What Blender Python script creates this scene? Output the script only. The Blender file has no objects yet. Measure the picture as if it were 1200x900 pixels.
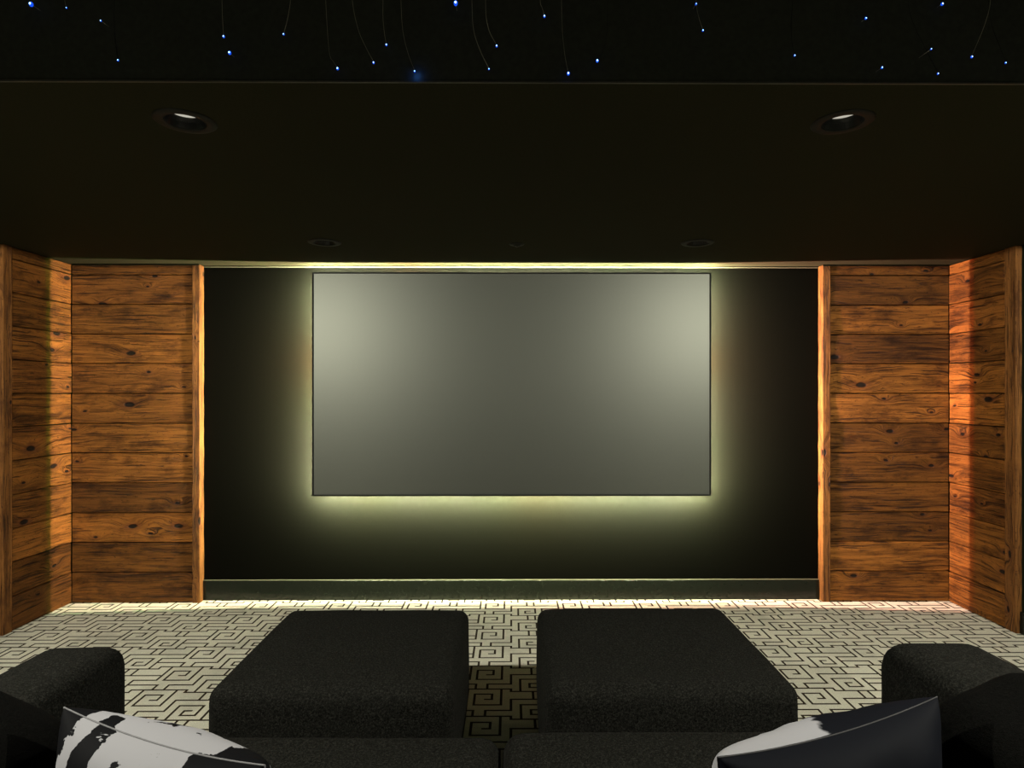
import bpy, bmesh, math, random
import numpy as np
from mathutils import Vector, Matrix, noise as mnoise

PI = math.pi
S = bpy.context.scene
C = S.collection
random.seed(7)

# ------------------------------------------------------------------ camera, world, exposure
F_PX = 740.0                      # focal length for a 1200 px wide frame
CAM_H = 1.49
YAW = math.radians(0.33)
cam_d = bpy.data.cameras.new('camera')
cam = bpy.data.objects.new('camera', cam_d); C.objects.link(cam)
cam_d.sensor_width = 36.0
cam_d.lens = F_PX / 1200 * 36.0
cam_d.clip_start = 0.05
cam_d.shift_y = 10 / 1200
cam_d.shift_x = -F_PX * math.tan(YAW) / 1200
cam.location = (0, 0, CAM_H)
cam.rotation_euler = (PI/2, 0, -YAW)
S.camera = cam

w = bpy.data.worlds.new('world'); S.world = w; w.use_nodes = True
w.node_tree.nodes['Background'].inputs[0].default_value = (0.9, 1.0, 0.85, 1)
w.node_tree.nodes['Background'].inputs[1].default_value = 0.004

S.view_settings.view_transform = 'Standard'
S.view_settings.look = 'None'
S.view_settings.gamma = 1.0
S.view_settings.exposure = 0.0
S.view_settings.use_curve_mapping = False

# light levels
REAR_DOWNLIGHT_W = 340.0
LED_RADIANCE = 7500.0
LED_BACK_RADIANCE = 5400.0
STAR_EMIT = 6.0

# ------------------------------------------------------------------ room dimensions
WALL_Y = 4.55        # dark painted wall behind the screen
WOOD_Y = 4.486       # face of the timber cladding beside it
WOOD_X = 3.116       # face of the timber cladding on the side walls
SIDE_X = 3.152
REAR_Y = -1.6
SOFFIT_Z = 2.40
TOP_Z = 2.72
SOFFIT_Y = 1.855
TRAY_X = 1.78

# ------------------------------------------------------------------ helpers
def link(o, parent=None):
    C.objects.link(o)
    if parent is not None: o.parent = parent
    return o

def obj(name, bm, mats, parent=None, smooth=False, kind=None, angle=None):
    me = bpy.data.meshes.new(name)
    if isinstance(bm, bmesh.types.BMesh):
        bm.normal_update(); bm.to_mesh(me); bm.free()
    else:
        me.from_pydata(*bm); me.update()
    for m in (mats if isinstance(mats, (list, tuple)) else [mats]): me.materials.append(m)
    if smooth:
        me.polygons.foreach_set('use_smooth', [True]*len(me.polygons))
    o = bpy.data.objects.new(name, me)
    link(o, parent)
    if kind: o['kind'] = kind
    return o

def tag(o, label, cat=None, group=None, kind=None):
    o['label'] = label
    if cat: o['category'] = cat
    if group: o['group'] = group
    if kind: o['kind'] = kind
    return o

def thing(name, label, cat, loc=(0, 0, 0), rz=0, group=None):
    o = bpy.data.objects.new(name, None); C.objects.link(o)
    o.location = loc; o.rotation_euler = (0, 0, rz); o.empty_display_size = .1
    return tag(o, label, cat, group)

def box(bm, x0, x1, y0, y1, z0, z1, bev=0, seg=1):
    r = bmesh.ops.create_cube(bm, size=1.0)
    vs = r['verts']
    bmesh.ops.scale(bm, vec=(x1-x0, y1-y0, z1-z0), verts=vs)
    bmesh.ops.translate(bm, vec=((x0+x1)/2, (y0+y1)/2, (z0+z1)/2), verts=vs)
    if bev:
        es = list({e for v in vs for e in v.link_edges})
        bmesh.ops.bevel(bm, geom=es, offset=bev, segments=seg, affect='EDGES', profile=.6)

def newbox(*a, **k):
    bm = bmesh.new(); box(bm, *a, **k); return bm

def lathe(profile, n=40, closed=False):
    """profile: list of (r, z) ; returns bmesh around Z"""
    bm = bmesh.new(); rings = []
    for r, z in profile:
        if r < 1e-6: rings.append([bm.verts.new((0, 0, z))])
        else: rings.append([bm.verts.new((r*math.cos(2*PI*i/n), r*math.sin(2*PI*i/n), z)) for i in range(n)])
    for a, b in zip(rings, rings[1:]):
        for i in range(n):
            j = (i+1) % n
            if len(a) == 1: bm.faces.new((a[0], b[i], b[j]))
            elif len(b) == 1: bm.faces.new((a[i], a[j], b[0]))
            else: bm.faces.new((a[i], a[j], b[j], b[i]))
    bmesh.ops.recalc_face_normals(bm, faces=bm.faces)
    return bm

def tube(points, rad, n=6, bm=None):
    bm = bm or bmesh.new(); rings = []
    for k, p in enumerate(points):
        p = Vector(p)
        d = (Vector(points[min(k+1, len(points)-1)]) - Vector(points[max(k-1, 0)])).normalized()
        u = d.orthogonal().normalized() if k == 0 else (prev - d*prev.dot(d)).normalized()
        prev = u; v = d.cross(u)
        rings.append([bm.verts.new(p + (u*math.cos(2*PI*i/n)+v*math.sin(2*PI*i/n))*rad) for i in range(n)])
    for a, b in zip(rings, rings[1:]):
        for i in range(n): bm.faces.new((a[i], a[(i+1) % n], b[(i+1) % n], b[i]))
    bm.faces.new(rings[0][::-1]); bm.faces.new(rings[-1])
    return bm

def softbox(sx, sy, sz, r, n=14, bulge=0.0, side=0.0, wob=0.0, seed=0, r_top=None):
    """upholstered block centred at origin in x,y with base at z=0: rounded edges, crowned top, slightly swollen sides"""
    bm = bmesh.new()
    bmesh.ops.create_cube(bm, size=2.0)
    bmesh.ops.subdivide_edges(bm, edges=bm.edges[:], cuts=n, use_grid_fill=True)
    hx, hy, hz = sx/2, sy/2, sz/2
    def warp(t, h, rr):                       # cluster vertices near edges
        k = (h-rr)/h
        a = abs(t)
        m = .72
        if a < m: q = a/m*k
        else: q = k + (a-m)/(1-m)*(1-k)
        return math.copysign(q, t)*h
    off = Vector((seed*3.1, seed*1.7, seed))
    for v in bm.verts:
        x, y, z = warp(v.co.x, hx, r), warp(v.co.y, hy, r), warp(v.co.z, hz, r)
        c = Vector((max(-hx+r, min(hx-r, x)), max(-hy+r, min(hy-r, y)), max(-hz+r, min(hz-r, z))))
        d = Vector((x, y, z)) - c
        if d.length > 1e-6:
            # direction on the rounded corner
            dd = d.copy()
            n_out = [abs(abs(d[i])-r) < 1e-5 for i in range(3)]
            d = dd.normalized()*r
        p = c + d
        fx, fy = 1-(p.x/hx)**2, 1-(p.y/hy)**2
        fz = 1-(p.z/hz)**2
        if p.z > 0: p.z += bulge*max(0, fx)**.5*max(0, fy)**.5*(p.z/hz)
        p.x += math.copysign(side, p.x)*max(0, fz)*max(0, fy)*min(1, abs(p.x)/(hx*.8))**2
        p.y += math.copysign(side, p.y)*max(0, fz)*max(0, fx)*min(1, abs(p.y)/(hy*.8))**2
        if wob:
            p += Vector((mnoise.noise(p*4+off), mnoise.noise(p*4+off*2), mnoise.noise(p*5+off*3)))*wob
        p.z += hz
        v.co = p
    return bm

# ------------------------------------------------------------------ node helpers
class NT:
    def __init__(s, name):
        s.m = bpy.data.materials.new(name); s.m.use_nodes = True
        s.t = s.m.node_tree; s.t.nodes.clear()
        s.out = s.n('ShaderNodeOutputMaterial')
    def n(s, typ, **k):
        nd = s.t.nodes.new(typ)
        for a, b in k.items(): setattr(nd, a, b)
        return nd
    def set(s, sock, v):
        if isinstance(v, bpy.types.NodeSocket): s.t.links.new(v, sock)
        elif v is not None: sock.default_value = v
    def math(s, op, a, b=None, c=None, clamp=False):
        nd = s.n('ShaderNodeMath', operation=op); nd.use_clamp = clamp
        s.set(nd.inputs[0], a)
        if b is not None: s.set(nd.inputs[1], b)
        if c is not None: s.set(nd.inputs[2], c)
        return nd.outputs[0]
    def vmath(s, op, a, b=None):
        nd = s.n('ShaderNodeVectorMath', operation=op)
        s.set(nd.inputs[0], a)
        if b is not None: s.set(nd.inputs[1], b)
        return nd.outputs[0]
    def noise(s, vec, scale, detail=4, rough=.5, dist=0, out=0):
        nd = s.n('ShaderNodeTexNoise')
        s.set(nd.inputs['Vector'], vec); nd.inputs['Scale'].default_value = scale
        nd.inputs['Detail'].default_value = detail; nd.inputs['Roughness'].default_value = rough
        nd.inputs['Distortion'].default_value = dist
        return nd.outputs[out]
    def ramp(s, fac, stops, interp='LINEAR'):
        nd = s.n('ShaderNodeValToRGB'); nd.color_ramp.interpolation = interp
        e = nd.color_ramp.elements
        while len(e) < len(stops): e.new(.5)
        for k, (p, c) in enumerate(stops):
            e[k].position = p; e[k].color = (*c, 1) if len(c) == 3 else c
        s.set(nd.inputs[0], fac); return nd.outputs[0]
    def rng(s, v, a, b, c, d, typ='LINEAR'):
        nd = s.n('ShaderNodeMapRange', interpolation_type=typ)
        s.set(nd.inputs[0], v)
        for i, q in enumerate((a, b, c, d)): nd.inputs[i+1].default_value = q
        return nd.outputs[0]
    def mix(s, fac, a, b, mode='MIX'):
        nd = s.n('ShaderNodeMix', data_type='RGBA', blend_type=mode)
        s.set(nd.inputs[0], fac); s.set(nd.inputs[6], a); s.set(nd.inputs[7], b)
        return nd.outputs[2]
    def bump(s, h, strength=.3, dist=.01):
        nd = s.n('ShaderNodeBump'); nd.inputs['Strength'].default_value = strength
        nd.inputs['Distance'].default_value = dist; s.set(nd.inputs['Height'], h)
        return nd.outputs[0]
    def bsdf(s, col, rough=.6, normal=None, spec=.5, **k):
        b = s.n('ShaderNodeBsdfPrincipled')
        s.set(b.inputs['Base Color'], col); s.set(b.inputs['Roughness'], rough)
        b.inputs['Specular IOR Level'].default_value = spec
        if normal is not None: s.set(b.inputs['Normal'], normal)
        for a, v in k.items(): s.set(b.inputs[a], v)
        s.t.links.new(b.outputs[0], s.out.inputs[0])
        return s.m
    def tc(s, which='Object'): return s.n('ShaderNodeTexCoord').outputs[which]

def rgb(*c): return (*c, 1.0)

def plain(name, col, rough=.6, spec=.5, nscale=60, nb=.08, **k):
    t = NT(name); v = t.tc()
    n = t.noise(v, nscale, 3)
    c = t.mix(t.rng(n, .3, .7, 0, 1), rgb(*[q*.88 for q in col]), rgb(*[min(1, q*1.12) for q in col]))
    return t.bsdf(c, rough, t.bump(n, nb, .002), spec, **k)

def wood_mat(name, axis='X', light=(0.206, 0.079, 0.0140), dark=(0.024, 0.0072, 0.0012)):
    """reclaimed timber. Grain follows the object's own X (or Z); colour multiplier from obj.color; offset from its random"""
    t = NT(name)
    sep = t.n('ShaderNodeSeparateXYZ'); t.set(sep.inputs[0], t.tc())
    oi = t.n('ShaderNodeObjectInfo')
    rnd = oi.outputs['Random']
    if axis == 'X': U, V = sep.outputs[0], sep.outputs[2]
    else: U, V = sep.outputs[2], t.math('ADD', sep.outputs[0], sep.outputs[1])
    U = t.math('ADD', U, t.math('MULTIPLY', rnd, 37.0))
    V = t.math('ADD', V, t.math('MULTIPLY', rnd, 11.0))
    def vec(su, sv, w=0.0):
        c = t.n('ShaderNodeCombineXYZ')
        t.set(c.inputs[0], t.math('MULTIPLY', U, su)); t.set(c.inputs[1], t.math('MULTIPLY', V, sv))
        t.set(c.inputs[2], t.math('MULTIPLY', rnd, 20.0) if not w else w)
        return c.outputs[0]
    # knots
    sc_ = t.n('ShaderNodeVectorMath', operation='SCALE'); t.set(sc_.inputs[0], t.noise(vec(11, 20), 1, 2, out=1)); sc_.inputs['Scale'].default_value = .10
    wobk = sc_.outputs[0]
    vo = t.n('ShaderNodeTexVoronoi', feature='F1'); vo.voronoi_dimensions = '2D'
    t.set(vo.inputs['Vector'], t.vmath('ADD', vec(2.9, 6.2), wobk))
    vo.inputs['Scale'].default_value = 1.0
    kd = vo.outputs['Distance']
    keep = t.n('ShaderNodeSeparateColor'); t.set(keep.inputs[0], vo.outputs['Color'])
    has = t.math('GREATER_THAN', keep.outputs[0], .50)
    kd2 = t.math('ADD', kd, t.math('MULTIPLY', t.math('SUBTRACT', 1.0, has), 2.0))
    kd2 = t.math('MULTIPLY', kd2, t.rng(keep.outputs[1], 0, 1, .65, 2.0))
    swirl = t.math('MULTIPLY', t.math('POWER', 2.718, t.math('MULTIPLY', t.math('MULTIPLY', kd2, kd2), -14.0)), .05)
    V2 = t.math('ADD', V, swirl)
    wob = t.math('MULTIPLY', t.math('SUBTRACT', t.noise(vec(2.2, 5.0), 1.0, 3), .5), .05)
    V2 = t.math('ADD', V2, wob)
    def vec2(su, sv):
        c = t.n('ShaderNodeCombineXYZ')
        t.set(c.inputs[0], t.math('MULTIPLY', U, su)); t.set(c.inputs[1], t.math('MULTIPLY', V2, sv))
        t.set(c.inputs[2], t.math('MULTIPLY', rnd, 9.0)); return c.outputs[0]
    g1 = t.noise(vec2(1.6, 42), 1.0, 6, .7)
    g2 = t.noise(vec2(5, 150), 1.0, 4, .65)
    g3 = t.noise(vec2(14, 60), 1.0, 4, .7)
    big = t.noise(vec(1.7, 7), 1.0, 3, .6)
    fac = t.math('ADD', t.math('MULTIPLY', g1, .46), t.math('ADD', t.math('MULTIPLY', g2, .34), t.math('MULTIPLY', big, .26)))
    col = t.ramp(fac, [(.41, dark), (.50, [a*.62+b*.38 for a, b in zip(light, dark)]), (.56, light), (.65, [min(1, q*1.35) for q in light])])
    # weather streaks and nicks
    crk = t.rng(t.noise(vec2(3.2, 95), 1.0, 3, .55), .60, .655, 0, 1)
    nick = t.rng(g3, .64, .70, 0, 1)
    blot = t.rng(t.noise(vec(4.5, 10), 1.0, 5, .65), .50, .66, 0, .7)
    col = t.mix(blot, col, rgb(dark[0]*.8, dark[1]*.72, dark[2]*.8))
    col = t.mix(t.math('MULTIPLY', crk, .8), col, rgb(.02, .009, .004))
    pit = t.rng(t.noise(vec2(42, 130), 1.0, 3, .6), .63, .69, 0, .75)
    col = t.mix(pit, col, rgb(.022, .008, .002))
    col = t.mix(t.math('MULTIPLY', nick, .7), col, rgb(.03, .013, .005))
    kring = t.rng(kd2, .19, .08, 0, .7)
    kcore = t.rng(kd2, .085, .06, 0, 1)
    col = t.mix(kring, col, rgb(.12, .04, .012))
    col = t.mix(kcore, col, rgb(.012, .007, .004))
    col = t.mix(1.0, col, oi.outputs['Color'], 'MULTIPLY')
    h = t.math('SUBTRACT', t.math('ADD', t.math('MULTIPLY', g2, .5), t.math('MULTIPLY', g1, .5)),
               t.math('ADD', t.math('MULTIPLY', crk, .9), t.math('ADD', t.math('MULTIPLY', nick, .5), t.math('MULTIPLY', kcore, .6))))
    return t.bsdf(col, t.rng(g1, .3, .7, .62, .8), t.bump(h, 1.0, .010), .15)

M = {}
M['wood'] = wood_mat('reclaimed_wood')
M['wood_trim'] = wood_mat('reclaimed_wood_trim', 'Z', light=(0.20, 0.082, 0.020), dark=(0.045, 0.016, 0.0045))
M['wall'] = plain('black_wall_paint', (.0016, .00165, .0010), .7, .02, 140, .12)
M['ceiling'] = plain('black_ceiling_paint', (.0235, .0225, .0115), .8, .06, 120, .1)
M['soffit_edge'] = plain('soffit_edge_bead', (.07, .066, .055), .45, .5)
M['side_wall'] = plain('dark_green_wall_paint', (.010, .013, .007), .7, .05, 140, .12)
M['baseboard'] = plain('black_gloss_baseboard', (.007, .009, .006), .2, .28, 30, .02)
M['trim_paint'] = plain('wall_top_trim_paint', (.07, .07, .045), .5, .4)
M['black_metal'] = plain('black_metal', (.014, .014, .013), .38, .5)
M['black_frame'] = plain('black_velvet_frame', (.006, .006, .006), .8, .2)
M['lamp_trim'] = plain('black_lamp_trim', (.0075, .0070, .0050), .6, .25)
M['baffle'] = plain('black_baffle', (.008, .008, .008), .3, .5)
M['fibre'] = plain('clear_fibre', (.42, .38, .30), .25, .6)
M['fibre_dark'] = plain('black_sleeved_fibre', (.006, .006, .006), .5, .3)

def emit(name, col, strength):
    t = NT(name); e = t.n('ShaderNodeEmission')
    t.set(e.inputs[0], rgb(*col)); e.inputs[1].default_value = strength
    t.t.links.new(e.outputs[0], t.out.inputs[0]); return t.m
M['star_core'] = emit('star_core', (.35, .62, 1.0), STAR_EMIT)
M['star_halo'] = emit('star_halo_glow', (.01, .10, 1.0), .9)  # emission imitating the blue bloom around each fibre tip
M['lens'] = emit('dimmed_lens', (1.0, .95, .80), .52)
M['lens_off'] = plain('unlit_lens', (.05, .05, .045), .4)

def led_mat(name, cols, L):
    """LED tape: colour drifts along its length as on cheap RGB tape"""
    t = NT(name); v = t.tc()
    n = t.noise(v, 1.6, 2, .6)
    c = t.ramp(n, [(.36, cols[0]), (.46, cols[1]), (.56, cols[2]), (.66, cols[3])])
    e = t.n('ShaderNodeEmission'); t.set(e.inputs[0], c); e.inputs[1].default_value = L
    t.t.links.new(e.outputs[0], t.out.inputs[0]); return t.m
M['led_side'] = led_mat('led_tape_side', [(1, .56, .44), (1, .72, .60), (1, .66, .55), (1, .80, .62)], LED_RADIANCE*2.2)
M['led_top'] = led_mat('led_tape_top', [(1, .60, .40), (1, .82, .62), (1, .72, .54), (.95, .95, .66)], LED_RADIANCE*.10)
M['led_bottom'] = led_mat('led_tape_bottom', [(.95, 1.0, .74), (1, .90, .70), (1, .78, .60), (.85, 1.0, .72)], LED_RADIANCE*.12)
M['led_back'] = led_mat('led_tape_diffused', [(1, .62, .32), (.92, 1.0, .58), (1, .94, .70), (.70, .95, .50)], LED_BACK_RADIANCE)
M['led_back_low'] = led_mat('led_tape_diffused_low', [(1, .66, .36), (.92, 1.0, .58), (1, .94, .70), (.70, .95, .50)], LED_BACK_RADIANCE*2.1)
M['led_back_top'] = led_mat('led_tape_diffused_top', [(1, .66, .40), (.95, 1.0, .62), (1, .94, .70), (.85, .98, .6)], LED_BACK_RADIANCE*.5)
M['led_green'] = emit('led_tape_green', (.06, 1.0, .10), LED_RADIANCE*.55)
M['led_red'] = emit('led_tape_red', (1.0, .05, .03), LED_RADIANCE*.7)

def carpet_mat(name, col, var):
    t = NT(name); v = t.tc()
    fine = t.noise(v, 260, 3, .7); mid = t.noise(v, 55, 4, .7); big = t.noise(v, 1.7, 4, .6); pat = t.noise(v, 5.5, 4, .6)
    c = t.mix(t.rng(fine, .3, .7, 0, 1), rgb(*[q*.66 for q in col]), rgb(*[min(1, q*1.32) for q in col]))
    c = t.mix(t.rng(mid, .3, .75, 0, .38), c, rgb(*[q*.55 for q in col]))
    c = t.mix(t.math('MULTIPLY', t.rng(big, .48, .66, 0, var, 'SMOOTHSTEP'), t.rng(pat, .35, .65, .3, 1)), c, rgb(*[q*.40 for q in col]))
    return t.bsdf(c, .95, t.bump(fine, .8, .006), .1)
M['carpet'] = carpet_mat('carpet_pile_greige', (.73, .715, .58), .5)
M['carpet_line'] = carpet_mat('carpet_pile_dark', (.040, .030, .018), .4)

def fabric_mat(name, col, fleck=1.9, sheen=.25, rough=.9):
    t = NT(name); v = t.tc()
    f = t.noise(v, 300, 3, .8); w_ = t.noise(v, 130, 3, .7)
    c = t.ramp(t.math('ADD', t.math('MULTIPLY', f, .6), t.math('MULTIPLY', w_, .4)),
               [(.40, [q*.35 for q in col]), (.51, col), (.62, [q*fleck for q in col])])
    return t.bsdf(c, rough, t.bump(t.math('ADD', f, w_), .7, .003), .03, **{'Sheen Weight': sheen, 'Sheen Roughness': .5})
M['felt'] = fabric_mat('charcoal_wool', (.0098, .0098, .0084), 3.0, .0)
M['velvet'] = fabric_mat('black_velvet', (.0028, .0028, .0024), 1.7, .0)
M['foot'] = plain('black_plastic_foot', (.01, .01, .01), .5)

def screen_mat():
    t = NT('grey_screen_fabric'); v = t.tc()
    f = t.noise(v, 900, 2, .6)
    c = t.mix(t.rng(f, .3, .7, 0, 1), rgb(.121, .127, .109), rgb(.141, .147, .124))
    return t.bsdf(c, .47, t.bump(f, .05, .001), .5, **{'Metallic': .8})
M['screen'] = screen_mat()

def print_mat(name, thr, white=(.30, .30, .32), black=(.004, .0042, .005), scale=5.0, seed=0.0, two_face=False, ends=False, flip=True):
    """cotton cover with a large brush-stroke print"""
    t = NT(name); v = t.tc()
    mp = t.n('ShaderNodeMapping'); t.set(mp.inputs[0], v)
    mp.inputs['Location'].default_value = (seed, seed*.7, seed*.3); mp.inputs['Scale'].default_value = (1.0, 1.0, 1.0)
    n = t.noise(mp.outputs[0], scale, 5, .55, .6)
    n2 = t.noise(mp.outputs[0], 38, 3, .6)
    q = t.math('ADD', n, t.math('MULTIPLY', t.math('SUBTRACT', n2, .5), .10))
    if ends:
        sp = t.n('ShaderNodeSeparateXYZ'); t.set(sp.inputs[0], v)
        u = t.rng(sp.outputs[0], -.25, .25, 0, 1)
        B, W = (0, 0, 0), (1, 1, 1)
        back = t.ramp(u, [(0, B), (.09, B), (.11, W), (.19, W), (.21, B), (.29, B), (.32, W), (.66, W), (.73, B), (1, B)])
        front = t.ramp(u, [(0, B), (.10, B), (.13, W), (.17, W), (.20, B), (.25, B), (.28, W), (.74, W), (.80, B), (1, B)])
        bias = t.mix(t.rng(sp.outputs[2], -.004, .004, 0, 1), front, back) if flip else t.mix(t.rng(sp.outputs[2], -.004, .004, 0, 1), back, front)
        q = t.math('ADD', t.math('MULTIPLY', t.math('SUBTRACT', q, .5), 5.2), bias)
    if two_face:
        sp = t.n('ShaderNodeSeparateXYZ'); t.set(sp.inputs[0], v)
        side_ = t.rng(sp.outputs[2], -.004, .004, 1, 0)
        xg = t.rng(sp.outputs[0], -.05, .10, .22, -.25)
        q = t.math('ADD', q, t.math('ADD', t.math('MULTIPLY', side_, t.math('ADD', xg, .30)), -.30))
    fac = t.rng(q, thr-.02, thr+.02, 0, 1)
    c = t.mix(fac, rgb(*black), rgb(*white))
    wv = t.noise(v, 700, 2)
    return t.bsdf(c, .72, t.bump(wv, .15, .001), .04)

# ------------------------------------------------------------------ SETTING: ceiling
def plane_with_holes(x0, x1, y0, y1, z, holes, half=.13, n=32, up=False):
    """horizontal sheet with round holes (cx, cy, r); strip by strip"""
    vs, fs = [], []
    def quad(a, b, c, d):
        i = len(vs); vs.extend([a, b, c, d]); fs.append((i, i+1, i+2, i+3))
    rows = {}
    for h in holes: rows.setdefault(round(h[1], 3), []).append(h)
    ycur = y0
    for cy in sorted(rows):
        hs = sorted(rows[cy]); a, b = cy-half, cy+half
        quad((x0, ycur, z), (x0, a, z), (x1, a, z), (x1, ycur, z)); ycur = b
        xcur = x0
        for cx, _, r in hs:
            quad((xcur, a, z), (xcur, b, z), (cx-half, b, z), (cx-half, a, z)); xcur = cx+half
            for i in range(n):
                t0, t1 = 2*PI*i/n, 2*PI*(i+1)/n
                def sq(t):
                    c, s = math.cos(t), math.sin(t); k = half/max(abs(c), abs(s)); return (cx+c*k, cy+s*k, z)
                def ci(t): return (cx+r*math.cos(t), cy+r*math.sin(t), z)
                quad(ci(t0), ci(t1), sq(t1), sq(t0))
        quad((xcur, a, z), (xcur, b, z), (x1, b, z), (x1, a, z))
    quad((x0, ycur, z), (x0, y1, z), (x1, y1, z), (x1, ycur, z))
    return vs, fs

def merge(*parts):
    V, F = [], []
    for vs, fs in parts:
        k = len(V); V += vs; F += [tuple(i+k for i in f) for f in fs]
    return V, [], F
def quadmesh(*qs):
    vs, fs = [], []
    for q in qs:
        k = len(vs); vs += list(q); fs.append((k, k+1, k+2, k+3))
    return vs, fs

FRONT_CANS = [(-1.096, 2.124), (1.112, 2.118)]
FAR_CANS = [(-1.135, 3.83), (1.128, 3.83)]
REAR_CANS = [(-2.35, 1.15), (2.35, 1.15)]
R_HOLE = .086
hz = [(x, round(sum(c[1] for c in FRONT_CANS)/2, 3), R_HOLE) for x, y in FRONT_CANS] + [(x, 3.83, R_HOLE) for x, y in FAR_CANS]
soffit = plane_with_holes(-SIDE_X, SIDE_X, SOFFIT_Y, WALL_Y, SOFFIT_Z, hz)
sl = plane_with_holes(-SIDE_X, -TRAY_X, REAR_Y, SOFFIT_Y, SOFFIT_Z, [(-2.35, 1.15, R_HOLE)])
sr = plane_with_holes(TRAY_X, SIDE_X, REAR_Y, SOFFIT_Y, SOFFIT_Z, [(2.35, 1.15, R_HOLE)])
tray = quadmesh(
    [(-TRAY_X, SOFFIT_Y, SOFFIT_Z), (TRAY_X, SOFFIT_Y, SOFFIT_Z), (TRAY_X, SOFFIT_Y, TOP_Z), (-TRAY_X, SOFFIT_Y, TOP_Z)],
    [(-TRAY_X, REAR_Y, SOFFIT_Z), (-TRAY_X, SOFFIT_Y, SOFFIT_Z), (-TRAY_X, SOFFIT_Y, TOP_Z), (-TRAY_X, REAR_Y, TOP_Z)],
    [(TRAY_X, SOFFIT_Y, SOFFIT_Z), (TRAY_X, REAR_Y, SOFFIT_Z), (TRAY_X, REAR_Y, TOP_Z), (TRAY_X, SOFFIT_Y, TOP_Z)],
    [(-TRAY_X, REAR_Y, TOP_Z), (TRAY_X, REAR_Y, TOP_Z), (TRAY_X, SOFFIT_Y, TOP_Z), (-TRAY_X, SOFFIT_Y, TOP_Z)],
    # roof slab over everything keeps the void above the soffit closed
    [(-SIDE_X, REAR_Y, TOP_Z+.1), (SIDE_X, REAR_Y, TOP_Z+.1), (SIDE_X, WALL_Y, TOP_Z+.1), (-SIDE_X, WALL_Y, TOP_Z+.1)])
ceil = obj('ceiling', merge(soffit, sl, sr), M['ceiling'])
tag(ceil, 'matte black ceiling with a lowered soffit in front of a raised tray', 'ceiling', kind='structure')
M['tray'] = plain('black_tray_ambient', (.045, .047, .040), .85, .1)  # paler than the ceiling paint, ambient light in the tray put into the colour
obj('star_panel', merge(tray), M['tray'], ceil)
bead = obj('edge_bead', newbox(-TRAY_X, TRAY_X, SOFFIT_Y-.004, SOFFIT_Y+.002, SOFFIT_Z-.0015, SOFFIT_Z+.0035), M['soffit_edge'], ceil)
bead['label'] = 'thin paler bead along the soffit edge'

# ------------------------------------------------------------------ SETTING: walls
wb = obj('wall_back', newbox(-SIDE_X-.1, SIDE_X+.1, WALL_Y, WALL_Y+.12, -.05, TOP_Z+.1), M['wall'])
tag(wb, 'black painted end wall behind the screen, timber clad at both ends', 'wall', kind='structure')
wl = obj('wall_left', newbox(-SIDE_X-.12, -SIDE_X, REAR_Y, WALL_Y, -.05, TOP_Z+.1), M['side_wall'])
tag(wl, 'dark left side wall with timber cladding next to the far corner', 'wall', kind='structure')
wr = obj('wall_right', newbox(SIDE_X, SIDE_X+.12, REAR_Y, WALL_Y, -.05, TOP_Z+.1), M['side_wall'])
tag(wr, 'dark green right side wall with timber cladding next to the far corner', 'wall', kind='structure')
wq = obj('wall_rear', newbox(-SIDE_X-.1, SIDE_X+.1, REAR_Y-.12, REAR_Y, -.05, TOP_Z+.1), M['side_wall'])
tag(wq, 'dark wall behind the sofa, out of view', 'wall', kind='structure')

JZ = [2.398, 2.324, 2.114, 1.905, 1.696, 1.484, 1.272, 1.063, .850, .638, .429, .217, .002]
T = {'l': 1.30, 'ml': 1.10, 'm': .92, 'md': .74, 'd': .56}
rows_bl = ['md', 'm', 'm', 'ml', 'm', 'm', 'ml', 'ml', 'd', 'l', 'md', 'md']
rows_br = ['md', 'd', 'ml', 'd', 'ml', 'l', 'md', 'md', 'md', 'd', 'l', 'ml']
rows_sl = ['md', 'm', 'md', 'm', 'm', 'm', 'm', 'm', 'md', 'ml', 'd', 'd']
rows_sr = ['m', 'md', 'ml', 'md', 'ml', 'l', 'md', 'm', 'm', 'm', 'ml', 'ml']
def planks(parent, rows, x0, x1, y_face, side=0, seed=1):
    rr = random.Random(seed)
    for k, tone in enumerate(rows):
        L = x1-x0; ztop, zbot = JZ[k], JZ[k+1]
        g = .0030
        th = .03
        off = rr.uniform(-.0025, .0015)
        bm = newbox(-L/2, L/2, 0, th, -(ztop-zbot)/2+g, (ztop-zbot)/2-g, bev=.0022)
        # slightly sawn edges
        o = obj('plank', bm, M['wood'], parent)
        o.location = ((x0+x1)/2, y_face+off, (ztop+zbot)/2)
        if side:
            o.rotation_euler = (0, 0, -side*PI/2)
            o.location = (side*(WOOD_X+off), (x0+x1)/2, (ztop+zbot)/2)
        q = T[tone]*rr.uniform(.95, 1.05)
        o.color = (q, q*rr.uniform(.96, 1.0), q*rr.uniform(.9, 1.0), 1)
planks(wb, rows_bl, -WOOD_X+.002, -2.264, WOOD_Y, 0, 3)
planks(wb, rows_br, 2.268, WOOD_X-.002, WOOD_Y, 0, 4)
planks(wl, rows_sl, 3.956, WOOD_Y-.004, 0, -1, 5)
planks(wr, rows_sr, 3.976, WOOD_Y-.004, 0, 1, 6)

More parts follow.
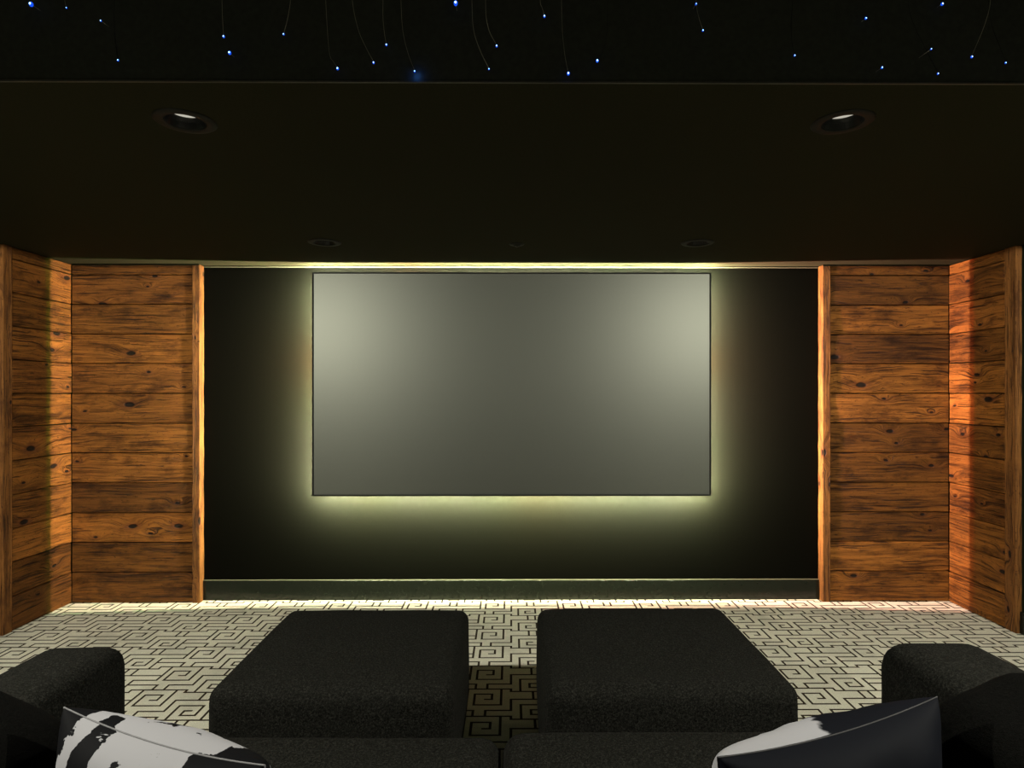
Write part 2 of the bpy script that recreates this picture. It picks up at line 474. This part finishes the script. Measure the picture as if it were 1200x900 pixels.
def board(name, x0, x1, y0, y1, z0, z1, lab, q=1.0, seed=0):
    """vertical rough-sawn board with a lightly uneven arris"""
    bm = newbox(-(x1-x0)/2, (x1-x0)/2, -(y1-y0)/2, (y1-y0)/2, 0, z1-z0)
    vert = [e for e in bm.edges if abs(e.verts[0].co.z-e.verts[1].co.z) > .5]
    bmesh.ops.subdivide_edges(bm, edges=vert, cuts=60)
    for v in bm.verts:
        if .001 < v.co.z < z1-z0-.001:
            v.co.x += mnoise.noise(Vector((v.co.x*9, v.co.y*9+seed, v.co.z*14)))*.0022
            v.co.y += mnoise.noise(Vector((v.co.x*9+5, v.co.y*9+seed, v.co.z*14)))*.0018
    bmesh.ops.bevel(bm, geom=[e for e in bm.edges if abs(e.verts[0].co.z-e.verts[1].co.z) > .01 and e.calc_length() < .2 and len(e.link_faces) == 2 and e.calc_face_angle() > 1], offset=.002, segments=1, affect='EDGES')
    o = obj(name, bm, M['wood_trim']); o.location = ((x0+x1)/2, (y0+y1)/2, z0)
    o.color = (q, q, q, 1)
    tag(o, lab, 'trim', kind='structure'); return o
board('trim_1', -2.263, -2.2125, WOOD_Y-.004, WALL_Y, .001, 2.398, 'vertical timber board closing the left cladding beside the black wall', 1.0, 1)
board('trim_2', 2.2125, 2.267, WOOD_Y-.004, WALL_Y, .001, 2.398, 'vertical timber board closing the right cladding beside the black wall', 1.15, 2)
board('trim_3', -SIDE_X, -WOOD_X+.002, 3.882, 3.954, .001, 2.398, 'vertical timber board ending the cladding on the left side wall', 1.0, 3)
board('trim_4', WOOD_X-.002, SIDE_X, 3.884, 3.974, .001, 2.398, 'vertical timber board ending the cladding on the right side wall', 1.0, 4)

o = obj('trim_5', newbox(-2.2115, 2.2115, WALL_Y-.010, WALL_Y, 2.388, 2.396, bev=.002), M['trim_paint'])
tag(o, 'slim painted bead where the black wall meets the ceiling', 'trim', kind='structure')
for k, (a, b, s) in enumerate(((-WOOD_X+.004, -2.2125, 'left'), (2.2125, WOOD_X-.004, 'right'))):
    o = obj('trim_%d' % (6+k), newbox(a, b, WOOD_Y-.012, WOOD_Y-.0045, 2.390, 2.3985), M['side_wall'])
    tag(o, 'slim dark bead above the %s timber cladding' % s, 'trim', kind='structure')

bb = bmesh.new(); box(bb, -2.2115, 2.2115, WALL_Y-.018, WALL_Y, .001, .142, bev=.002)
o = obj('baseboard_back', bb, M['baseboard']); tag(o, 'glossy black baseboard under the screen wall', 'baseboard', kind='structure')
cap = obj('lit_ledge_line', newbox(-2.2115, 2.2115, WALL_Y-.016, WALL_Y, .1422, .1450), M['trim_paint'], o)  # paler strip, puts the lit line of the baseboard ledge into colour
o = obj('baseboard_left', newbox(-SIDE_X, -SIDE_X+.016, REAR_Y, 3.881, .001, .138, bev=.002), M['baseboard']); tag(o, 'black baseboard on the left side wall', 'baseboard', kind='structure')
o = obj('baseboard_right', newbox(SIDE_X-.016, SIDE_X, REAR_Y, 3.883, .001, .138, bev=.002), M['baseboard']); tag(o, 'black baseboard on the right side wall', 'baseboard', kind='structure')

# ------------------------------------------------------------------ SETTING: carpet with a woven key pattern (lines sunk 3 mm)
PX, U = .5407, .0535
PZ = 5*U
LW = .0122
L0, V0 = -.005, 3.709
Lsegs = [  # (x0, v0, x1, v1) ; x in metres from line L, v in units towards the sofa
    (0, .5, .262, .5), (.262, .5, .262, 0), (-.2787, 0, 0, 0), (0, 0, 0, .5),
    (.326, 0, .326, 3), (.208, 3, .326, 3), (.208, 3, .208, 5.5),
    (.208, 4, .5407-.178, 4), (.5407-.178, 4, .5407-.178, 5), (-.120, 4, -.120, 5), (-.120, 4, 0, 4),
    (0, 2, 0, 4), (0, 2, .326, 2), (.109, .5, .109, 2), (.158, .5, .158, 2),
    (-.048, 0, -.048, 3), (-.048, 3, -.178, 3), (-.178, 3, -.178, 1), (-.178, 1, -.093, 1), (-.093, 1, -.093, 2), (-.093, 2, -.125, 2),
    (.047, 5.5, .047, 3), (.047, 3, .163, 3), (.163, 3, .163, 4.7), (.163, 4.7, .094, 4.7), (.094, 4.7, .094, 3.9), (.094, 3.9, .125, 3.9),
]
def build_carpet():
    h = LW/2
    rects = []
    for a, v0, b, v1 in Lsegs:
        x0, x1 = min(a, b)-h, max(a, b)+h
        y0, y1 = min(v0, v1)*U-h, max(v0, v1)*U+h
        for i in (-1, 0, 1):
            for j in (-2, -1, 0, 1):
                rx0, rx1, ry0, ry1 = x0+i*PX, x1+i*PX, y0+j*PZ, y1+j*PZ
                rx0, rx1, ry0, ry1 = max(rx0, 0), min(rx1, PX), max(ry0, 0), min(ry1, PZ)
                if rx1-rx0 > 1e-5 and ry1-ry0 > 1e-5: rects.append((rx0, rx1, ry0, ry1))
    def uniq(vals):
        out = []
        for v in sorted(vals):
            if not out or v-out[-1] > 3e-4: out.append(v)
        return out
    xs = uniq([0, PX]+[r[0] for r in rects]+[r[1] for r in rects])
    ys = uniq([0, PZ]+[r[2] for r in rects]+[r[3] for r in rects])
    dark = np.zeros((len(xs)-1, len(ys)-1), bool)
    for i in range(len(xs)-1):
        for j in range(len(ys)-1):
            cx, cy = (xs[i]+xs[i+1])/2, (ys[j]+ys[j+1])/2
            dark[i, j] = any(r[0] < cx < r[1] and r[2] < cy < r[3] for r in rects)
    nx, ny = dark.shape
    gx, gy, gd = [], [], []
    i0, i1 = math.floor((-SIDE_X-L0)/PX), math.ceil((SIDE_X-L0)/PX)
    j0, j1 = math.floor((V0-WALL_Y)/PZ), math.ceil((V0-1.0)/PZ)
    X = np.array([L0+i*PX+x for i in range(i0, i1) for x in xs[:-1]]+[L0+i1*PX])
    Y = np.array([V0-(j*PZ+y) for j in range(j0, j1) for y in ys[:-1]]+[V0-j1*PZ])
    D = np.tile(dark, (i1-i0, j1-j0))
    Lv, Lf, Dv, Df = [], [], [], []
    dz = -.0010
    def q(V, F, a, b, c, d):
        k = len(V); V.extend((a, b, c, d)); F.append((k, k+1, k+2, k+3))
    NX, NY = D.shape
    XC = np.clip(X, -SIDE_X, SIDE_X); YC = np.minimum(Y, WALL_Y)
    for i in range(NX):
        xa, xb = XC[i], XC[i+1]
        if xb-xa < 1e-6: continue
        j = 0
        while j < NY:
            k = j
            while k+1 < NY and D[i, k+1] == D[i, j]: k += 1
            ya, yb = YC[j], YC[k+1]          # ya > yb
            if ya-yb > 1e-6:
                if D[i, j]: q(Dv, Df, (xa, yb, dz), (xb, yb, dz), (xb, ya, dz), (xa, ya, dz))
                else:
                    q(Lv, Lf, (xa, yb, 0), (xb, yb, 0), (xb, ya, 0), (xa, ya, 0))
                    if j > 0: q(Dv, Df, (xa, ya, 0), (xb, ya, 0), (xb, ya, dz), (xa, ya, dz))
                    q(Dv, Df, (xb, yb, 0), (xa, yb, 0), (xa, yb, dz), (xb, yb, dz))
            j = k+1
    for i in range(1, NX):                   # side faces of the pile
        j = 0
        while j < NY:
            if D[i-1, j] != D[i, j]:
                k = j
                while k+1 < NY and D[i-1, k+1] != D[i, k+1] and D[i, k+1] == D[i, j]: k += 1
                x = XC[i]; ya, yb = YC[j], YC[k+1]
                if ya-yb > 1e-6:
                    if D[i, j]: q(Dv, Df, (x, yb, dz), (x, ya, dz), (x, ya, 0), (x, yb, 0))
                    else: q(Dv, Df, (x, ya, dz), (x, yb, dz), (x, yb, 0), (x, ya, 0))
                j = k+1
            else: j += 1
    ymin = float(Y[-1])
    q(Lv, Lf, (-SIDE_X, REAR_Y, 0), (SIDE_X, REAR_Y, 0), (SIDE_X, ymin, 0), (-SIDE_X, ymin, 0))
    fl = obj('floor', (Lv, [], Lf), M['carpet'])
    tag(fl, 'grey-beige fitted carpet with a dark interlocking key pattern', 'floor', kind='structure')
    pl = obj('pattern_line', (Dv, [], Df), M['carpet_line'], fl)
    pl['kind'] = 'stuff'; pl['label'] = 'dark sunken lines of the key pattern'
build_carpet()

# ------------------------------------------------------------------ SCREEN
SY = 4.400
SX0, SX1, SZ0, SZ1 = -1.391, 1.391, .767, 2.328
sc = thing('projection_screen', 'wide grey projection screen in a thin black frame, backlit, on the black wall', 'screen', (0, SY, SZ0))
W2, H = SX1, SZ1-SZ0
fb = .0105
bm = bmesh.new()
box(bm, -W2, W2, 0, .020, 0, fb); box(bm, -W2, W2, 0, .020, H-fb, H)
box(bm, -W2, -W2+fb, 0, .020, fb, H-fb); box(bm, W2-fb, W2, 0, .020, fb, H-fb)
obj('frame', bm, M['black_frame'], sc)
# screen cloth as a fine grid so it reads as one stretched sheet
bm = bmesh.new(); box(bm, -W2+fb, W2-fb, .004, .019, fb, H-fb)
p = obj('screen_cloth', bm, M['screen'], sc); p['label'] = 'stretched grey cloth'
IN = .10
obj('back_box', newbox(-W2+IN, W2-IN, .0202, WALL_Y-SY, IN, H-IN), M['black_frame'], sc)
def led(name, a, b, vertical, yc, wd, mat, sgn):
    """thin tape on the edge of the back box, facing outwards"""
    e = .0015
    y0, y1 = yc-SY-wd/2, yc-SY+wd/2
    if vertical:
        x = sgn*(W2-IN+e)
        vs = [(x, y0, a), (x, y1, a), (x, y1, b), (x, y0, b)]
    else:
        z = (H-IN+e) if sgn > 0 else IN-e
        vs = [(a, y0, z), (a, y1, z), (b, y1, z), (b, y0, z)]
    fs = [(0, 1, 2, 3)]
    # make the normal face outwards
    n = (Vector(vs[1])-Vector(vs[0])).cross(Vector(vs[3])-Vector(vs[0]))
    want = Vector((sgn, 0, 0)) if vertical else Vector((0, 0, sgn))
    if n.dot(want) < 0: fs = [(3, 2, 1, 0)]
    o = obj(name, (vs, [], fs), M[mat], sc); return o
def led_back(a0, a1, b0, b1, m='led_back'):
    y = .0206
    vs = [(a0, y, b0), (a0, y, b1), (a1, y, b1), (a1, y, b0)]
    obj('led_strip', (vs, [], [(0, 1, 2, 3)]), M[m], sc)
TB, TI = .008, .010
led_back(-W2+TI, -W2+TI+TB, TI+TB, H-TI-TB); led_back(W2-TI-TB, W2-TI, TI+TB, H-TI-TB)
led_back(-W2+TI, W2-TI, TI, TI+TB, 'led_back_low'); led_back(-W2+TI, W2-TI, H-TI-TB, H-TI, 'led_back_top')
YW, YC_ = 4.4278, 4.4302
WW = .0016
a, b = IN+.01, H-IN-.01
led('led_strip', a, b, True, YW, WW, 'led_side', -1); led('led_strip', a, b, True, YC_, .0010, 'led_green', -1)
led('led_strip', a, b, True, YW, WW, 'led_side', 1);  led('led_strip', a, b, True, YC_, .0010, 'led_red', 1)
led('led_strip', -W2+IN, W2-IN, False, YW, WW, 'led_top', 1)
led('led_strip', -W2+IN, W2-IN, False, YW, WW, 'led_bottom', -1)
led('led_strip', .5, W2-IN, False, YC_, .0003, 'led_red', -1)
for ch in sc.children:
    if ch.name.startswith('led_strip'): ch['label'] = 'glowing LED tape behind the screen edge'

# ------------------------------------------------------------------ DOWNLIGHTS
def downlight(x, y, label, lens='lens', lamp=0, group='recessed ceiling downlights', screw=False, aim=0):
    t = thing('recessed_downlight', label, 'downlight', (x, y, SOFFIT_Z), 0, group)
    obj('trim_ring', lathe([(.064, .0), (.0645, -.004), (.068, -.0055), (.094, -.0045), (.0985, -.0015), (.099, 0), (.086, .0), (.074, .002)], 48), M['lamp_trim'], t, smooth=True)
    d = .034
    obj('baffle', lathe([(.0642, .0), (.063, .003), (.060, .011), (.0612, .0115), (.058, .020), (.0588, .0205), (.055, .029), (.052, d)], 40), M['baffle'], t, smooth=False)
    ln = obj('lens', lathe([(.0, d+.001), (.030, d), (.0510, d-.001), (.052, d+.004), (.0, d+.006)], 32), M[lens], t, smooth=True)
    obj('housing', lathe([(.084, .001), (.084, .085), (.0, .085)], 24), M['baffle'], t)
    if screw:
        s = obj('screw', lathe([(0, 0), (.0028, 0), (.0032, -.0016), (.0018, -.003), (0, -.0033)], 10), M['screw'], t, smooth=True)
        s.location = (-.052, .034, .026); s.rotation_euler = (.6, .9, 0); s['label'] = 'small shiny screw head'
    if lamp:
        ld = bpy.data.lights.new('downlight_lamp', 'SPOT'); ld.energy = lamp; ld.spot_size = PI; ld.spot_blend = 0.0
        ld.shadow_soft_size = .03; ld.color = (1.0, .96, .82)
        lo = bpy.data.objects.new('bulb', ld); link(lo, t); lo.location = (0, 0, -.02)
    return t
M['screw'] = plain('bright_screw', (.7, .68, .62), .2, .8, **{'Metallic': 1.0})
downlight(*FRONT_CANS[0], 'black recessed downlight with a pale lens, near left of the soffit')
downlight(*FRONT_CANS[1], 'black recessed downlight with a pale lens, near right of the soffit', screw=True)
downlight(*FAR_CANS[0], 'unlit black recessed downlight above the left edge of the screen', 'lens_off')
downlight(*FAR_CANS[1], 'unlit black recessed downlight above the right edge of the screen', 'lens_off')
downlight(*REAR_CANS[0], 'lit recessed downlight over the left arm of the sofa', 'lens', REAR_DOWNLIGHT_W)
downlight(*REAR_CANS[1], 'lit recessed downlight over the right arm of the sofa', 'lens', REAR_DOWNLIGHT_W)

t = thing('ceiling_sensor', 'small round black sensor on the ceiling above the middle of the screen', 'sensor', (.030, 3.87, SOFFIT_Z))
obj('cover', lathe([(.0, -.014), (.020, -.013), (.022, -.008), (.040, -.006), (.047, -.002), (.047, 0), (0, 0)], 32), M['lamp_trim'], t, smooth=True)
obj('sensor_eye', lathe([(0, -.020), (.006, -.0185), (.009, -.013), (0, -.0125)], 16), M['black_metal'], t, smooth=True)

# ------------------------------------------------------------------ STAR FIBRES hanging in the tray
# (tip x, tip y, strand points going up from the tip, size, dark sleeve, label) in 1200x900 frame measures, turned into metres at the fibre's own depth
def at(px, py, y):
    dx, dz_ = (px-600)/F_PX, (460-py)/F_PX
    c, s = math.cos(YAW), math.sin(YAW)
    return Vector((dx*y, y, CAM_H + dz_*y))
G = 'blue-tipped star fibres in the raised ceiling tray'
stars = [
 (39, 7, None, 1.7, 0, 'large bright blue star light, farthest left in the ceiling tray'),
 (80, 11, [(78, 0)], .6, 0, 'tiny blue star light high in the tray, right of the large leftmost one'),
 (120, 26, None, .7, 0, 'small blue star light without a visible strand, between the leftmost two and the dark strand'),
 (140, 72, [(137, 50), (135.5, 20), (136, 0)], .8, 1, 'blue-tipped fibre on a long dark strand, low at the left of the tray'),
 (263, 44, [(262, 30), (261, 0)], 1.0, 0, 'blue-tipped fibre on a straight strand just above a brighter star, over the left downlight'),
 (270, 63, None, 1.35, 0, 'bright blue star light directly below another one, above the left downlight'),
 (333, 41, [(337, 25), (341, 0)], .8, 0, 'blue-tipped fibre whose strand leans up to the right, right of the left downlight'),
 (396, 81, [(391, 73), (386, 60), (382, 0)], 1.1, 0, 'blue-tipped fibre low near the soffit edge with a short pale curl above its tip'),
 (438, 74, [(430, 58), (420, 35), (413, 0)], .9, 0, 'blue-tipped fibre curving up to the left, lower of the pair left of centre'),
 (453, 53, [(451, 42), (449, 22), (449, 0)], .9, 0, 'blue-tipped fibre on a nearly straight pale strand, upper of the pair left of centre'),
 (486, 84, [(478, 62), (472, 35), (470, 0)], .8, 0, 'blue-tipped fibre with its tip close to the soffit face, casting a faint blue patch'),
 (534, 4, None, 1.8, 0, 'largest star light, bright blue-white at the top edge left of centre'),
 (573, 81, [(563, 60), (555, 35), (553, 0)], .7, 0, 'blue-tipped fibre on a long curved strand, lower of the two parallel ones at centre'),
 (582, 54, [(574, 38), (570, 22), (569, 0)], .9, 0, 'blue-tipped fibre on a hooked pale strand, upper of the two parallel ones at centre'),
 (638, 19, [(635, 8), (633, 0)], 1.0, 0, 'blue-tipped fibre on a very short visible strand right of centre'),
 (666, 86, [(662, 65), (659, 35), (658, 0)], 1.3, 0, 'blue-tipped fibre with the longest pale strand, its bright tip at the soffit edge'),
 (700, 71, [(706, 60), (711, 40), (712, 0)], 1.25, 2, 'bright blue star light right of the longest strand, its own strand faint'),
 (816, 4, None, .9, 0, 'blue star light at the top edge with another fibre hanging just below it'),
 (824, 35, [(820, 22), (817, 10), (816, -4)], .8, 0, 'blue-tipped fibre hanging just below a star at the top edge'),
 (932, 64, [(929, 48), (928, 25), (930, 0)], .75, 1, 'blue-tipped fibre on a straight dark strand above the right downlight'),
 (1016, 20, None, .95, 0, 'blue star light high in the tray right of the right downlight'),
 (1035, 78, None, .9, 0, 'blue star light low in the tray beside the right downlight, no strand in view'),
 (1093, 56, None, .7, 0, 'tiny blue star light just above the tip of the slanting dark strand'),
 (1101, 85, [(1090, 62), (1073, 28), (1066, 0)], .75, 1, 'blue-tipped fibre on a slanting dark strand, lowest at the right'),
 (1106, 3, None, 1.15, 0, 'bright blue star light at the top edge toward the right'),
 (1141, 65, [(1148, 48), (1157, 25), (1163, 0)], .9, 0, 'blue-tipped fibre whose pale strand leans up to the right, far right'),
 (1181, 72, [(1173, 50), (1165, 28), (1161, 0)], .7, 1, 'small blue-tipped fibre farthest right in the tray, on a dark strand'),
]
rs = random.Random(11)
for px, py, pts, size, dark, lab in stars:
    y = SOFFIT_Y - rs.uniform(.020, .055)
    if 'casting' in lab: y = SOFFIT_Y-.007
    tip = at(px, py, y)
    t = thing('star_fibre', lab, 'star light', tip, 0, G)
    r = .0034*size
    loc = []
    if pts:
        for i, (qx, qy) in enumerate(pts): loc.append(at(qx, qy, y+rs.uniform(-.004, .004)*(i > 0)) - tip)
        last = loc[-1]
        loc.append(Vector((last.x*1.02, last.y, TOP_Z+.001-tip.z)))
        ctrl = [Vector((0, 0, r))]+loc
        # smooth through the points
        path = []
        for k in range(len(ctrl)-1):
            p0 = ctrl[max(k-1, 0)]; p1 = ctrl[k]; p2 = ctrl[k+1]; p3 = ctrl[min(k+2, len(ctrl)-1)]
            for s_ in range(6):
                u = s_/6
                path.append(.5*((2*p1)+(p2-p0)*u+(2*p0-5*p1+4*p2-p3)*u*u+(3*p1-p0-3*p2+p3)*u**3))
        path.append(ctrl[-1])
    else:
        back = SOFFIT_Y - y
        path = [Vector((0, r*.5, 0)), Vector((0, back*.4, .0015)), Vector((0, back+.001, .004))]
    obj('strand', tube(path, .00055 if dark == 0 else .0007, 6), M['fibre_dark'] if dark else M['fibre'], t, smooth=True)
    bm = bmesh.new(); bmesh.ops.create_icosphere(bm, subdivisions=2, radius=r)
    for v in bm.verts: v.co.z *= 1.25
    halo = obj('halo_bead', bm, M['star_halo'], t, smooth=True)  # added glowing bead, stands in for the halo around the tip
    if 'casting' in lab:
        ld = bpy.data.lights.new('fibre_glow', 'POINT'); ld.energy = .012; ld.color = (.05, .25, 1.0); ld.shadow_soft_size = .002
        lo = bpy.data.objects.new('fibre_glow', ld); link(lo, t); lo.location = (.006, -.004, -.012)
    bm = bmesh.new(); bmesh.ops.create_icosphere(bm, subdivisions=2, radius=r*.5)
    for v in bm.verts: v.co.z *= 1.2; v.co.y -= r*.66
    obj('glowing_tip', bm, M['star_core'], t, smooth=True)

# ------------------------------------------------------------------ OTTOMANS
def ottoman(x0, x1, y0, y1, h, label, seed):
    sx, sy = x1-x0, y1-y0
    t = thing('ottoman', label, 'ottoman', ((x0+x1)/2, (y0+y1)/2, 0), 0, 'square charcoal ottomans in front of the sofa')
    b = obj('body', softbox(sx, sy, h-.035, .050, 18, .010, .014, .003, seed), M['felt'], t, smooth=True)
    b.location = (0, 0, .035)
    # stitched seam around the body below the top edge
    for s in (-1, 1):
        for q in (-1, 1):
            f = obj('foot', lathe([(0, .0), (.026, .0), (.030, .004), (.030, .048), (0, .048)], 16), M['foot'], t, smooth=False)
            f.location = (s*(sx/2-.10), q*(sy/2-.10), 0.0)
ottoman(-1.066, -.205, 2.19, 3.03, .458, 'square charcoal wool ottoman, the left one of the pair', 1)
ottoman(.118, 1.012, 2.19, 3.04, .460, 'square charcoal wool ottoman, the right one of the pair', 2)

# ------------------------------------------------------------------ SOFA
sofa = thing('sofa', 'low deep charcoal wool sofa with block arms, seen from behind its back', 'sofa', (0, 1.35, 0))
def spart(name, x0, x1, y0, y1, z0, z1, r, mat='felt', bulge=.01, side=.008, seed=0, n=14, wob=.003, lab=None):
    o = obj(name, softbox(x1-x0, y1-y0, z1-z0, r, n, bulge, side, wob, seed), M[mat], sofa, smooth=True)
    o.location = ((x0+x1)/2, (y0+y1)/2-1.35, z0)
    if lab: o['label'] = lab
    return o
spart('base', -1.50, 1.50, .72, 1.86, .05, .245, .02, bulge=0, side=0, wob=0)
spart('seat_cushion', -1.245, -.034, .86, 1.925, .235, .458, .055, bulge=.012, seed=3)
spart('seat_cushion', -.026, 1.185, .86, 1.935, .235, .466, .055, bulge=.014, seed=4)
spart('arm', -1.525, -1.250, .62, 2.085, .05, .668, .060, bulge=.014, side=.010, seed=5)
spart('arm', 1.190, 1.535, .62, 2.085, .05, .680, .080, bulge=.018, side=.012, seed=6)
spart('backrest', -1.25, 1.19, .56, .78, .05, .66, .06, seed=7)
for k, (x, y) in enumerate(((-1.4, .75), (1.4, .75), (-1.4, 1.78), (1.4, 1.78))):
    f = obj('leg', lathe([(0, 0), (.022, 0), (.028, .055), (0, .055)], 16), M['foot'], sofa); f.location = (x, y-1.35, 0)

# ------------------------------------------------------------------ CUSHIONS
def pillow_mesh(wd, ht, th, n=26, seed=0, wr=.006, pinch=.10):
    """knife-edge cushion in its own XY plane, Z = thickness; corners drawn out, edges pulled in"""
    bm = bmesh.new(); off = Vector((seed*2.3, seed, 0))
    g = {}
    for side in (1, -1):
        for i in range(n+1):
            for j in range(n+1):
                u, v = i/n*2-1, j/n*2-1
                edge = i in (0, n) or j in (0, n)
                if edge and side == -1: g[(i, j, -1)] = g[(i, j, 1)]; continue
                u2, v2 = math.sin(u*PI/2), math.sin(v*PI/2)
                x = wd/2*u2*(1-pinch*(1-v2*v2)*abs(u2)**3)
                y = ht/2*v2*(1-pinch*(1-u2*u2)*abs(v2)**3)
                q = max(0, (1-u2**2))*max(0, (1-v2**2))
                z = side*th/2*q**.42
                p = Vector((x, y, z))
                if not edge:
                    a = mnoise.noise(Vector((x*9, y*9, side*3))+off)*wr + mnoise.noise(Vector((x*24, y*24, side))+off)*wr*.45
                    # gathers running in from the edges
                    rad = math.atan2(v2, u2)
                    a += math.sin(rad*17+seed)*wr*.35*max(0, abs(u2*v2)+max(abs(u2), abs(v2))-.6)*q**.3
                    p.z += side*a*min(1, q*3)
                g[(i, j, side)] = bm.verts.new(p)
    for side in (1, -1):
        for i in range(n):
            for j in range(n):
                f = [g[(i, j, side)], g[(i+1, j, side)], g[(i+1, j+1, side)], g[(i, j+1, side)]]
                if side == -1: f.reverse()
                try: bm.faces.new(f)
                except ValueError: pass
    rim = [g[(i, 0, 1)].co.copy() for i in range(n)]+[g[(n, j, 1)].co.copy() for j in range(n)] + \
          [g[(n-i, n, 1)].co.copy() for i in range(n)]+[g[(0, n-j, 1)].co.copy() for j in range(n)]
    return bm, rim

def cushion(name, label, A, B, top, lean, wd, ht, th, mat, seammat, seed=0, group=None, turn_face=1, wr=.006, cat='cushion', roll=0, pinch=.10):
    """A, B: plan ends of its top edge. It stands on the seat and leans back (towards the sofa back)"""
    A, B = Vector((*A, top)), Vector((*B, top+roll))
    ex = (B-A).normalized()
    fwd = Vector((-ex.y, ex.x, 0)).normalized()
    if fwd.y < 0: fwd = -fwd
    up = Vector((0, 0, 1))
    down = (-up*math.cos(lean) + fwd*math.sin(lean)).normalized()
    down = (down - ex*down.dot(ex)).normalized()
    mid = (A+B)/2
    ctr = mid + down*(ht/2*(1-.5*pinch))
    ey = -down
    ez = ex.cross(ey)
    R = Matrix((ex, ey, ez)).transposed().to_4x4()
    bottom = ctr + down*ht/2
    root = thing(name, label, cat, bottom, 0, group)
    bm, rim = pillow_mesh(wd, ht, th, 26, seed, wr, pinch)
    c = obj('cover', bm, mat, root, smooth=True)
    c.matrix_local = Matrix.Translation(ctr-bottom) @ R
    s = obj('seam', tube(rim+[rim[0]], .0016, 5), seammat, root, smooth=True)
    s.matrix_local = Matrix.Translation(ctr-bottom) @ R
    return root
M['print_white'] = print_mat('white_black_brush_print', .50, scale=11.0, seed=3.4, ends=True)
M['print_black'] = print_mat('black_white_brush_print', .58, scale=3.2, seed=7.3, two_face=True, black=(.0045, .0052, .0078))
M['seam_dark'] = plain('dark_seam', (.010, .010, .012), .7)
M['seam_light'] = plain('pale_seam', (.16, .16, .17), .7)

cushion('throw_pillow', 'white throw pillow with black brush-stroke print on the left end of the sofa', (-.862, 1.225), (-.405, 1.035), .872, math.radians(10), .50, .40, .24, M['print_white'], M['seam_light'], 1, 'printed throw pillows on the sofa')
cushion('throw_pillow', 'black throw pillow with a white streak along its far side, right end of the sofa', (.33, 1.035), (.845, 1.245), .880, math.radians(10), .54, .40, .24, M['print_black'], M['seam_dark'], 4, 'printed throw pillows on the sofa', wr=.016)

def back_cushion(label, loc, size, slope, seed):
    """soft wedge-topped cushion: its top rises towards the arm"""
    r = thing('back_cushion', label, 'cushion', loc, 0, 'black velvet back cushions in the sofa corners')
    bm = softbox(*size, .085, 18, .02, .012, .022, seed)
    for v in bm.verts: v.co.z *= 1 + slope*v.co.x
    obj('cover', bm, M['velvet'], r, smooth=True)
    return r
back_cushion('plain black velvet cushion slumped in the left corner of the sofa', (-1.055, 1.10, .482), (.33, .56, .375), -1.3, 3)
back_cushion('plain black velvet cushion propped high in the right corner of the sofa', (1.018, 1.12, .488), (.275, .58, .365), 1.1, 8)
